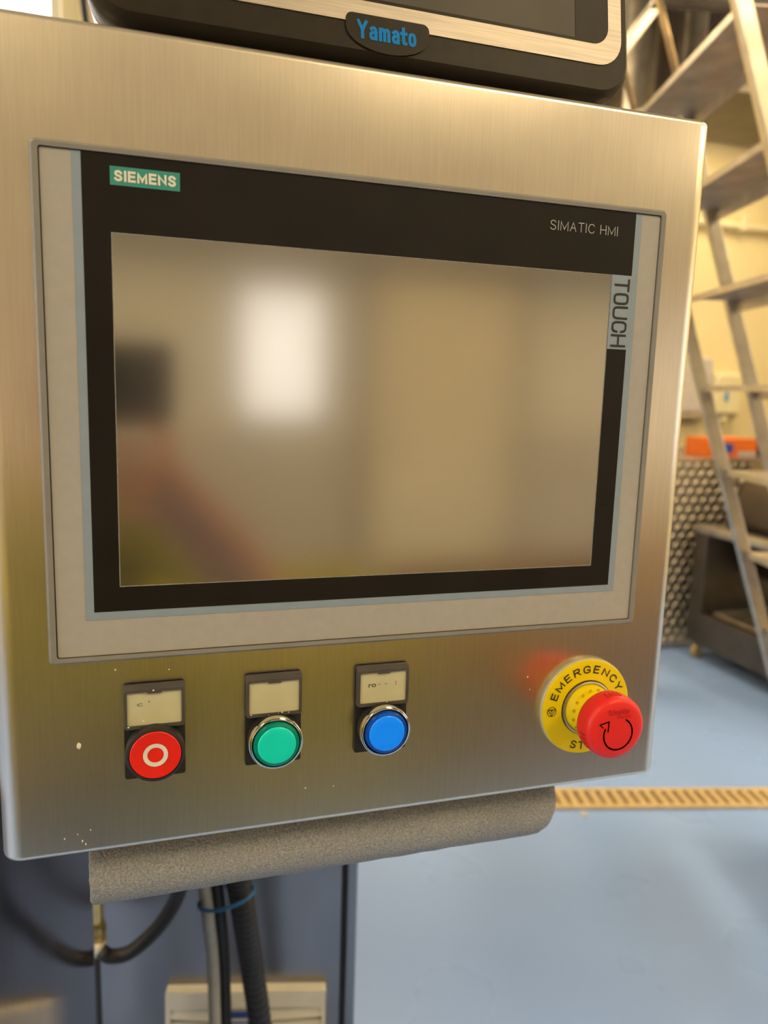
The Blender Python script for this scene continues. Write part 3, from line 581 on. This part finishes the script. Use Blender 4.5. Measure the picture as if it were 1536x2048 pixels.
# ================================================================== DRAIN
a_, b_ = Vector((1.386, 1.814, 0)), Vector((2.1505, 1.623, 0)); dd = (b_ - a_).normalized(); dn = Vector((-dd.y, dd.x, 0)); ang = math.atan2(dd.y, dd.x)
dr = thing('floor_drain', 'beige slotted drain grating across the blue floor', 'drain', (a_.x, a_.y, 0), (0, 0, ang))
DL0, DL1, DW = -1.3, 2.6, 0.055
obj('trough', bx(DL0, DL1, -DW + 0.012, DW - 0.012, 0.0005, 0.002), M_DRAIND, dr)
for s in (-1, 1): obj('side_rail', bx(DL0, DL1, s * DW - 0.009, s * DW + 0.009, 0.0005, 0.012, 0.002), M_DRAIN, dr)
slat = bx(-0.009, 0.009, -DW + 0.009, DW - 0.009, 0.001, 0.011, 0.003); sm = bpy.data.meshes.new('slat'); slat.to_mesh(sm); slat.free(); sm.materials.append(M_DRAIN)
n = int((DL1 - DL0) / 0.040)
for k in range(n):
    o = bpy.data.objects.new('slat', sm); COL.objects.link(o); o.parent = dr; o.location = (DL0 + 0.02 + k * 0.040, 0, 0)

bm = bmesh.new(); rg = []
for k in range(13): a = 2 * math.pi * k / 13 * 0.92; rg.append((0.011 * math.cos(a), 0.011 * math.sin(a), 0.0032))
tube(bm, rg, 0.003, 8)
tag(obj('plastic_ring', bm, M_MOIST, loc=(1.452, 1.700, 0), smooth=True), 'tiny pale plastic ring lying on the floor beside the drain', 'ring')

# ================================================================== STEP LADDER
LP = Vector((1.2399, 1.5306, 2.3776)); th = -0.3008
e1 = Vector((math.cos(th), math.sin(th), 0)); e2 = Vector((math.sin(th), -math.cos(th), 0)); LW, LDp, RUN, RISE = 0.5934, 0.150, 0.0826, 0.235
ld = thing('step_ladder', 'stainless steel step ladder with flat treads at the right', 'ladder', (LP.x, LP.y, 0), (0, 0, th))
# local frame: x along e1 (run), y = -e2 (so the near end is at -LW)
def lp(n, dx=0.0, dy=0.0, dz=0.0): return Vector((RUN * n + dx, -dy, LP.z - RISE * n + dz))
bm = bmesh.new()
box(bm, 0, LDp, -LW, 0, -0.003, 0.0); box(bm, 0, 0.006, -LW, 0, -0.016, -0.003); box(bm, LDp - 0.003, LDp, -LW, 0, -0.034, -0.003)
tm = bpy.data.meshes.new('tread'); bm.to_mesh(tm); bm.free(); tm.materials.append(M_STEELD)
for k in range(1, 10):
    o = bpy.data.objects.new('tread', tm); COL.objects.link(o); o.parent = ld; o.location = (RUN * k, 0, LP.z - RISE * k)
NB = (LP.z - 0.001) / RISE
for (dx, dy, w, m) in ((-0.002, -0.012, 0.022, M_LAD), (LDp - 0.012, -0.012, 0.022, M_LAD), (-0.002, LW + 0.012, 0.022, M_LAD), (LDp - 0.012, LW + 0.012, 0.022, M_LAD)):
    obj('stringer', barm(lp(-0.2 if dy > 0.1 else 0.95, dx, dy), lp(NB, dx, dy), 0.024, 0.034, up=(1, 0, 0.3), bev=0.003), m, ld)
for dx in (0.0, LDp - 0.012): obj('rail_post', tb([lp(0.95, dx, -0.012), lp(-0.9, dx, -0.012)], 0.009, 10), M_ORLIT, ld, smooth=True)
for dy in (-0.012, LW + 0.012):
    obj('handrail', tb([lp(9, LDp + .05, dy, 0.55), lp(0, LDp + .02, dy, 0.55), lp(0, 0.02, dy, 0.60), lp(0, 0.0, dy, 0.0)], 0.014, 12), M_STEEL, ld, smooth=True)

# ================================================================== MACHINE, DIMPLED SHEET
ds = thing('dimpled_sheet_counter', 'counter front clad in dimpled steel sheet by the far wall', 'counter', (2.60, 3.12, 0))
obj('carcass', bx(0.0, 2.3, 0.012, 0.80, 0.03, 1.062), M_STEELD, ds)
bm = bmesh.new(); box(bm, 0.0, 2.3, 0.0, 0.012, 0.01, 1.066); VV = bm.verts.new; FF = bm.faces.new
for r in range(21):
    for c in range(28):
        x = 0.05 + c * 0.062 + (0.031 if r % 2 else 0); z = 0.05 + r * 0.0495
        if z > 1.04: continue
        ca, sa = math.cos(0.66), math.sin(0.66); rings = []
        for (k, y) in ((1.0, 0.001), (0.86, -0.0052), (0.5, -0.009)):
            rg = []
            for i in range(10):
                a = 2 * math.pi * i / 10; u, w = 0.028 * k * math.cos(a), 0.018 * k * math.sin(a); rg.append(VV((x + u * ca - w * sa, y, z + u * sa + w * ca)))
            rings.append(rg)
        for p, r2 in zip(rings, rings[1:]):
            for i in range(10): FF((p[i], p[(i + 1) % 10], r2[(i + 1) % 10], r2[i]))
        FF(rings[-1])
o = obj('dimpled_front', bm, M_DIMP, ds, autos=math.radians(75))
obj('counter_top', bx(-0.01, 2.31, -0.01, 0.81, 1.062, 1.075, 0.003), M_STEEL, ds)
mc = thing('tumbler_machine', 'dark steel machine frame holding a horizontal drum, behind the ladder', 'machine', (2.90, 3.02, 0))
obj('corner_post', bx(0, 0.085, -0.10, 0.0, 0.09, 0.69, 0.006), M_DARKST, mc)
obj('corner_post', bx(0.9, 0.985, -0.10, 0.0, 0.09, 0.69, 0.006), M_DARKST, mc)
obj('corner_post', bx(0, 0.085, -1.35, -1.25, 0.09, 0.69, 0.006), M_DARKST, mc)
obj('top_rail', bx(-0.004, 0.089, -1.36, 0.004, 0.69, 0.735, 0.01), M_STEEL, mc)
obj('lower_beam', bx(-0.004, 0.05, -1.25, -0.10, 0.085, 0.26, 0.006), M_DARKST, mc)
obj('end_panel', bx(0.085, 0.90, -0.05, -0.02, 0.09, 0.68), M_DARKST, mc)
obj('drip_tray', bx(0.055, 0.90, -1.20, -0.13, 0.24, 0.275, 0.004), M_STEELD, mc)
bm = lathe([(0.0, 0.12), (0.40, 0.12), (0.42, 0.15), (0.42, 1.15), (0.36, 1.25), (0.0, 1.25)], 56)
obj('drum', bm, M_DRUM, mc, (0.55, 0.0, 0.82), autos=math.radians(40))
for (x, y) in ((0.035, -0.06), (0.035, -1.30)):
    c = obj('caster', lathe([(0.0, -0.016), (0.036, -0.016), (0.041, -0.012), (0.041, 0.012), (0.036, 0.016), (0.0, 0.016)], 28), M_CASTER, mc, (x, y, 0.0415), (0, 0, 0.3), autos=0.6)
    obj('fork', bx(-0.02, 0.02, -0.02, -0.017, -0.005, 0.05), M_STEELD, c)
# orange carton on the counter
ob = thing('orange_carton', 'orange carton with a blue disc lying on the dimpled counter', 'carton', (3.14, 3.26, 1.0755))
obj('carton', bx(0, 0.34, 0, 0.2, 0, 0.105, 0.003), M_ORANGE, ob)
bm = bmesh.new(); bmesh.ops.create_circle(bm, cap_ends=True, segments=32, radius=1, matrix=Matrix.Translation((0.135, -0.0006, 0.048)) @ Matrix.Rotation(math.pi / 2, 4, 'X') @ Matrix.Diagonal((0.042, 0.032, 1, 1)))
obj('blue_disc', bm, M_ROYAL, ob)
obj('white_strip', bx(0.21, 0.338, -0.0008, 0.0, 0.004, 0.03), M_PAPER, ob)
tag(obj('dark_bottle', lathe([(0.0, 0.0), (0.03, 0.0), (0.032, 0.01), (0.032, 0.10), (0.012, 0.15), (0.012, 0.18), (0.0, 0.18)], 20, 'Z'), M_DARKST, loc=(3.56, 3.32, 1.0755), autos=0.6), 'slim dark bottle standing beside the orange carton', 'bottle')
# wall fittings
sd = thing('soap_dispenser', 'cream soap dispenser with a blue drop on the far wall', 'soap dispenser', (4.06, FY1 - 0.002, 1.26))
bm = bmesh.new()
loft(bm, [[(x, 0.0, z) for x, z in rrect(-0.13, 0.13, 0, 0.34, 0.03, 6)], [(x, -0.08, z) for x, z in rrect(-0.125, 0.125, 0.02, 0.335, 0.03, 6)], [(x, -0.11, z) for x, z in rrect(-0.10, 0.10, 0.05, 0.31, 0.03, 6)]])
obj('body', bm, M_PIPE, sd, autos=0.6)
drop = [(0.022 * math.sin(a) * math.sin(a / 2) ** 1.1, 0.045 * math.cos(a)) for a in [2 * math.pi * k / 28 for k in range(28)]]
obj('drop_mark', plate_xz([(x * 1.15 - 0.02, z + 0.17) for x, z in drop], -0.1125, -0.1095), M_DROP, sd)
obj('spout', bx(-0.03, 0.03, -0.09, -0.03, -0.02, 0.03, 0.008), M_PIPE, sd)
pd = thing('paper_dispenser', 'pale lilac paper dispenser on the far wall beside the soap dispenser', 'paper dispenser', (3.76, FY1 - 0.002, 1.27))
obj('body', bx(-0.15, 0.15, -0.11, 0.0, 0.03, 0.42, 0.02, 3), M_PAPER, pd)
obj('paper_tray', bx(-0.14, 0.14, -0.115, -0.004, -0.01, 0.035, 0.006), M_STEELD, pd)
wp = thing('wall_pipe', 'cream pipe running level along the far wall', 'pipe', (0, FY1 - 0.05, 2.60))
obj('pipe', tb([(3.2, 0, 0), (5.19, 0, 0)], 0.026, 14), M_PIPE, wp, smooth=True)
for x in (3.5, 4.08, 4.9): obj('pipe_clip', bx(x - 0.02, x + 0.02, -0.035, 0.048, -0.035, 0.07, 0.004), M_PIPE, wp)
# overhead duct and upright pipes behind the ladder top
od = thing('overhead_duct', 'brown grey overhead steel duct behind the top of the ladder', 'duct', (2.42, 2.9, 2.86))
obj('duct_body', bx(0, 1.1, 0, 0.7, 0.02, 0.35, 0.01), M_DARKST, od)
obj('flange', bx(-0.012, 1.112, -0.012, 0.0, 0.0, 0.035, 0.003), M_STEELD, od)
obj('flange', bx(0.5, 0.53, -0.012, 0.0, 0.036, 0.35, 0.003), M_STEELD, od)
tag(obj('overhead_beam', barm((1.588, 2.07, 2.512), (1.90, 2.04, 2.94), 0.035, 0.045, up=(0, 1, 0), bev=0.004), M_STEEL), 'slanting steel brace above the ladder, right of the black terminal', 'brace')
tag(obj('overhead_rail', barm((1.46, 1.685, 2.512), (1.76, 1.59, 2.505), 0.03, 0.02, bev=0.003), M_DARKST), 'level steel rail at the top of the ladder', 'rail')
for k, x in enumerate((2.05, 2.19, 2.33)):
    tag(obj('upright_pipe', tb([(x, 2.62, 0.0), (x, 2.62, CE - 0.002)], 0.045, 20), M_STEELD if k != 1 else M_DRUM, smooth=True), ['upright steel pipe behind the ladder, nearest the black terminal', 'middle upright steel pipe behind the ladder', 'upright steel pipe behind the ladder, beside the overhead duct'][k], 'pipe')
tag(obj('hanging_cable', tb(bez([(-0.110, 2.30, CE - .005), (-0.108, 2.30, 2.75), (-0.09, 2.28, 2.48), (-0.06, 2.25, 2.2), (-0.04, 2.25, 1.6), (-0.03, 2.25, 0.9), (-0.03, 2.25, 0.01)], 8), 0.011, 10), M_RUB, smooth=True), 'thin black cable hanging left of the black terminal', 'cable')

# ================================================================== FITTINGS ON THE WALL BEHIND THE VIEWER
wd = thing('wall_duct', 'brown grey duct high on the wall behind the viewer', 'duct', (0, FY0 + 0.002, 2.14))
obj('duct_body', bx(FX0 + 0.1, FX1 - 0.1, 0, 0.25, 0, 0.42, 0.01), M_DUCT, wd)
for x in (-2, 0.2, 2.4, 4.2): obj('duct_joint', bx(x - 0.02, x + 0.02, -0.001, 0.258, -0.008, 0.428), M_DUCT, wd)
dj = bpy.data.objects.new('door_1', None); COL.objects.link(dj); dj.location = (1.33, FY0 + 0.03, 0); struct(dj)
obj('door_leaf', bx(0.08, 1.05, 0.0, 0.05, 0.01, 2.06), M_DOORY, dj)
obj('door_frame', bx(0.0, 0.08, 0.0, 0.08, 0.0, 2.12), M_DUCT, dj); obj('door_frame', bx(1.05, 1.13, 0.0, 0.08, 0.0, 2.12), M_DUCT, dj)
obj('door_handle', tb([(0.16, 0.09, 1.05), (0.28, 0.09, 1.05)], 0.01, 10), M_STEEL, dj)

# ================================================================== BOXES ADDED BEHIND THE VIEWER (made up, they tint the steel reflections)
def tint_box(x, y, w, d, h, m, label, rot=0.0):  # made-up box that keeps the blue floor out of the steel reflection
    t = thing('reflection_box', label, 'added box', (x, y, 0), (0, 0, rot), 'boxes added behind the viewer to tint reflections')
    o = rrect(-w / 2, w / 2, -d / 2, d / 2, 0.03, 4); i = rrect(-w / 2 + 0.03, w / 2 - 0.03, -d / 2 + 0.03, d / 2 - 0.03, 0.02, 4)
    bm = bmesh.new()
    loft(bm, [[(a, b, 0.10) for a, b in o], [(a, b, h) for a, b in o], [(a, b, h) for a, b in i], [(a, b, h - 0.12) for a, b in i]])
    obj('box_wall', bm, m, t)
    for s in (-1, 1): obj('runner', bx(s * w * 0.38 - 0.05, s * w * 0.38 + 0.05, -d / 2 + 0.03, d / 2 - 0.03, 0.0, 0.10), m, t)
    for k in range(5): obj('rib', bx(-w / 2 + 0.1 + k * (w - 0.2) / 4 - 0.02, -w / 2 + 0.1 + k * (w - 0.2) / 4 + 0.02, d / 2 - 0.002, d / 2 + 0.02, 0.12, h - 0.05), m, t)
    obj('rim', frame_xz(rrect(-w / 2 - 0.02, w / 2 + 0.02, -d / 2 - 0.02, d / 2 + 0.02, 0.03, 4), o, -h + 0.001, -h + 0.05), m, t, rot=(-math.pi / 2, 0, 0))
M_TINTO = mat('olive_tint_plastic', (0.42, 0.36, 0.04), 0.5, noise=0.1, nscale=6)
M_TINTB = mat('brown_tint_plastic', (0.24, 0.15, 0.07), 0.5, noise=0.1, nscale=6)
tint_box(-1.15, -1.72, 1.2, 1.0, 0.80, M_TINTO, 'olive box added behind the viewer to tint the steel, furthest left')
tint_box(0.15, -1.76, 1.2, 1.0, 0.78, M_TINTO, 'olive box added behind the viewer to tint the steel, next to the brown ones', 0.04)
tint_box(1.45, -1.72, 1.2, 1.0, 0.78, M_TINTB, 'brown box added behind the viewer to tint the steel, beside the olive ones', -0.05)
tint_box(2.75, -1.72, 1.2, 1.0, 0.8, M_TINTB, 'brown box added behind the viewer to tint the steel, furthest right')

# ================================================================== PHOTOGRAPHER (seen in the reflections)
pr = thing('person', 'person in an olive work coat holding up a phone, seen in the dark screen', 'person', (-0.12, -0.86, 0))
def skin(name, verts, edges, radii, m, parent, root=0, sub=2):
    me = bpy.data.meshes.new(name); me.from_pydata(verts, edges, []); me.update()
    o = link(name, me, m, parent)
    md = o.modifiers.new('skin', 'SKIN'); md.use_smooth_shade = True
    sv = me.skin_vertices[0].data
    for i, r in enumerate(radii):
        sv[i].radius = (r, r) if not isinstance(r, tuple) else r
        sv[i].use_root = (i == root)
    s = o.modifiers.new('sub', 'SUBSURF'); s.levels = sub; s.render_levels = sub
    dg = bpy.context.evaluated_depsgraph_get(); nm = bpy.data.meshes.new_from_object(o.evaluated_get(dg))
    o.modifiers.clear(); o.data = nm; nm.materials.clear(); nm.materials.append(m)
    for p in nm.polygons: p.use_smooth = True
    return o
P0 = Vector((-0.12, -0.86, 0))
def q(x, y, z): return (x - P0.x, y - P0.y, z)
HX, HY, HZ = 0.052, -0.425, 1.318       # palm centre
V = [q(-.12, -.86, .82), q(-.12, -.86, .98), q(-.12, -.85, 1.12), q(-.12, -.84, 1.20), q(-.12, -.83, 1.27), q(-.12, -.80, 1.34), q(-.12, -.785, 1.44), q(-.12, -.79, 1.50),
     q(.05, -.83, 1.19), q(.205, -.69, 1.10), q(.120, -.52, 1.225), q(.078, -.460, 1.280), q(HX, HY, HZ),
     q(-.29, -.84, 1.19), q(-.35, -.84, .94), q(-.33, -.74, .74), q(-.325, -.70, .66), q(-.32, -.68, .60),
     q(-.03, -.86, .76), q(-.02, -.84, .44), q(-.02, -.87, .08), q(-.02, -.76, .03),
     q(-.21, -.86, .76), q(-.22, -.84, .44), q(-.22, -.87, .08), q(-.22, -.76, .03)]
E_ = [(0, 1), (1, 2), (2, 3), (3, 4), (4, 5), (5, 6), (6, 7), (3, 8), (8, 9), (9, 10), (10, 11), (11, 12), (3, 13), (13, 14), (14, 15), (15, 16), (16, 17), (0, 18), (18, 19), (19, 20), (20, 21), (0, 22), (22, 23), (23, 24), (24, 25)]
RD = [.12, .115, .12, .10, .052, .062, .078, .06, .055, .048, .040, .032, (.040, .026), .055, .043, .032, .026, .028, .085, .055, .04, .035, .085, .055, .04, .035]
body = skin('body', V, E_, RD, M_SKIN, pr)
# fingers wrap the phone's left and lower edge; thumb at the side of the palm
def finger(pts, r0, r1, name='finger'):
    rr = [r0 + (r1 - r0) * i / (len(pts) - 1) for i in range(len(pts))]
    return skin(name, [q(*p) for p in pts], [(i, i + 1) for i in range(len(pts) - 1)], rr, M_SKIN, pr, 0, 1)
for k in range(4):
    z = HZ + 0.014 - 0.021 * k; L = (0.92, 1.0, 0.95, 0.78)[k]
    finger([(HX + 0.004, HY - 0.002, z), (HX - 0.004, HY + 0.014, z + .003), (HX - 0.026 * L, HY + 0.026, z + .005), (HX - 0.048 * L, HY + 0.022, z + .006), (HX - 0.062 * L, HY + 0.016, z + .006)], .0098, .0078)
finger([(HX + .012, HY - .008, HZ - .012), (HX + .022, HY - .022, HZ + .012), (HX + .012, HY - .036, HZ + .034), (HX - .002, HY - .040, HZ + .048)], .012, .009, 'thumb')
# coat, trousers, hair, face details
coat = skin('coat', [q(-.12, -.86, .62), q(-.12, -.86, .80), q(-.12, -.86, .98), q(-.12, -.85, 1.12), q(-.12, -.84, 1.21), q(-.12, -.835, 1.255), q(.05, -.83, 1.195), q(.16, -.735, 1.125), q(.195, -.70, 1.10), q(-.29, -.84, 1.195), q(-.35, -.84, .94), q(-.335, -.76, .78)],
            [(0, 1), (1, 2), (2, 3), (3, 4), (4, 5), (4, 6), (6, 7), (7, 8), (4, 9), (9, 10), (10, 11)], [(.20, .15), (.185, .145), (.175, .14), (.175, .14), (.13, .12), .065, .075, .06, .05, .075, .06, .05], M_COAT, pr, 2)
skin('trousers', [q(-.12, -.86, .80), q(-.03, -.86, .76), q(-.02, -.84, .44), q(-.02, -.87, .10), q(-.21, -.86, .76), q(-.22, -.84, .44), q(-.22, -.87, .10)], [(0, 1), (1, 2), (2, 3), (0, 4), (4, 5), (5, 6)], [.13, .095, .07, .06, .095, .07, .06], M_TROU, pr)
for x in (-.02, -.22): obj('shoe', bx(x - .05 - P0.x, x + .05 - P0.x, -.10, .17, 0.001, .085, .03, 3), M_RUB, pr, smooth=True)
bm = bmesh.new(); bmesh.ops.create_uvsphere(bm, u_segments=20, v_segments=12, radius=1, matrix=Matrix.Translation(q(-.12, -.805, 1.47)) @ Matrix.Diagonal((.088, .095, .085, 1)))
bmesh.ops.delete(bm, geom=[v for v in bm.verts if v.co.y - (-.79 - P0.y) > 0.03 and v.co.z < 1.515], context='VERTS')
obj('hair', bm, M_HAIR, pr, smooth=True)
for s in (-1, 1):
    bm = bmesh.new(); bmesh.ops.create_uvsphere(bm, u_segments=10, v_segments=6, radius=.011, matrix=Matrix.Translation(q(-.12 + s * .03, -.712, 1.435))); obj('eye', bm, M_CREAMP, pr, smooth=True)
    bm = bmesh.new(); bmesh.ops.create_uvsphere(bm, u_segments=10, v_segments=6, radius=1, matrix=Matrix.Translation(q(-.12 + s * .078, -.79, 1.42)) @ Matrix.Diagonal((.01, .018, .03, 1))); obj('ear', bm, M_SKIN, pr, smooth=True)
bm = bmesh.new(); tube(bm, [q(-.12, -.712, 1.44), q(-.12, -.695, 1.405), q(-.12, -.712, 1.395)], [.008, .014, .008], 8); obj('nose', bm, M_SKIN, pr, smooth=True)
bm = bmesh.new(); tube(bm, [q(-.145, -.722, 1.365), q(-.12, -.712, 1.363), q(-.095, -.722, 1.365)], [.004, .007, .004], 8); obj('mouth', bm, M_RED, pr, smooth=True)
# phone, its lens at the viewpoint
ph = thing('phone', 'black phone held up by the person, mirrored in the dark screen', 'phone', (CX, CY, CZ))
ph.matrix_world = Matrix(((RT.x, -DN.x, -FW.x, CX), (RT.y, -DN.y, -FW.y, CY), (RT.z, -DN.z, -FW.z, CZ), (0, 0, 0, 1)))
bm = bmesh.new()
loft(bm, [[(x, z, 0.013) for x, z in rrect(-0.112, 0.036, -0.042, 0.037, 0.010, 6)], [(x, z, 0.005) for x, z in rrect(-0.112, 0.036, -0.042, 0.037, 0.010, 6)]])
obj('phone_body', bm, M_PHONE, ph)
bm = bmesh.new()
loft(bm, [[(x, z, 0.005) for x, z in rrect(-0.026, 0.010, -0.022, 0.014, 0.008, 6)], [(x, z, 0.0025) for x, z in rrect(-0.026, 0.010, -0.022, 0.014, 0.008, 6)]])
obj('camera_bump', bm, M_PHONE, ph)
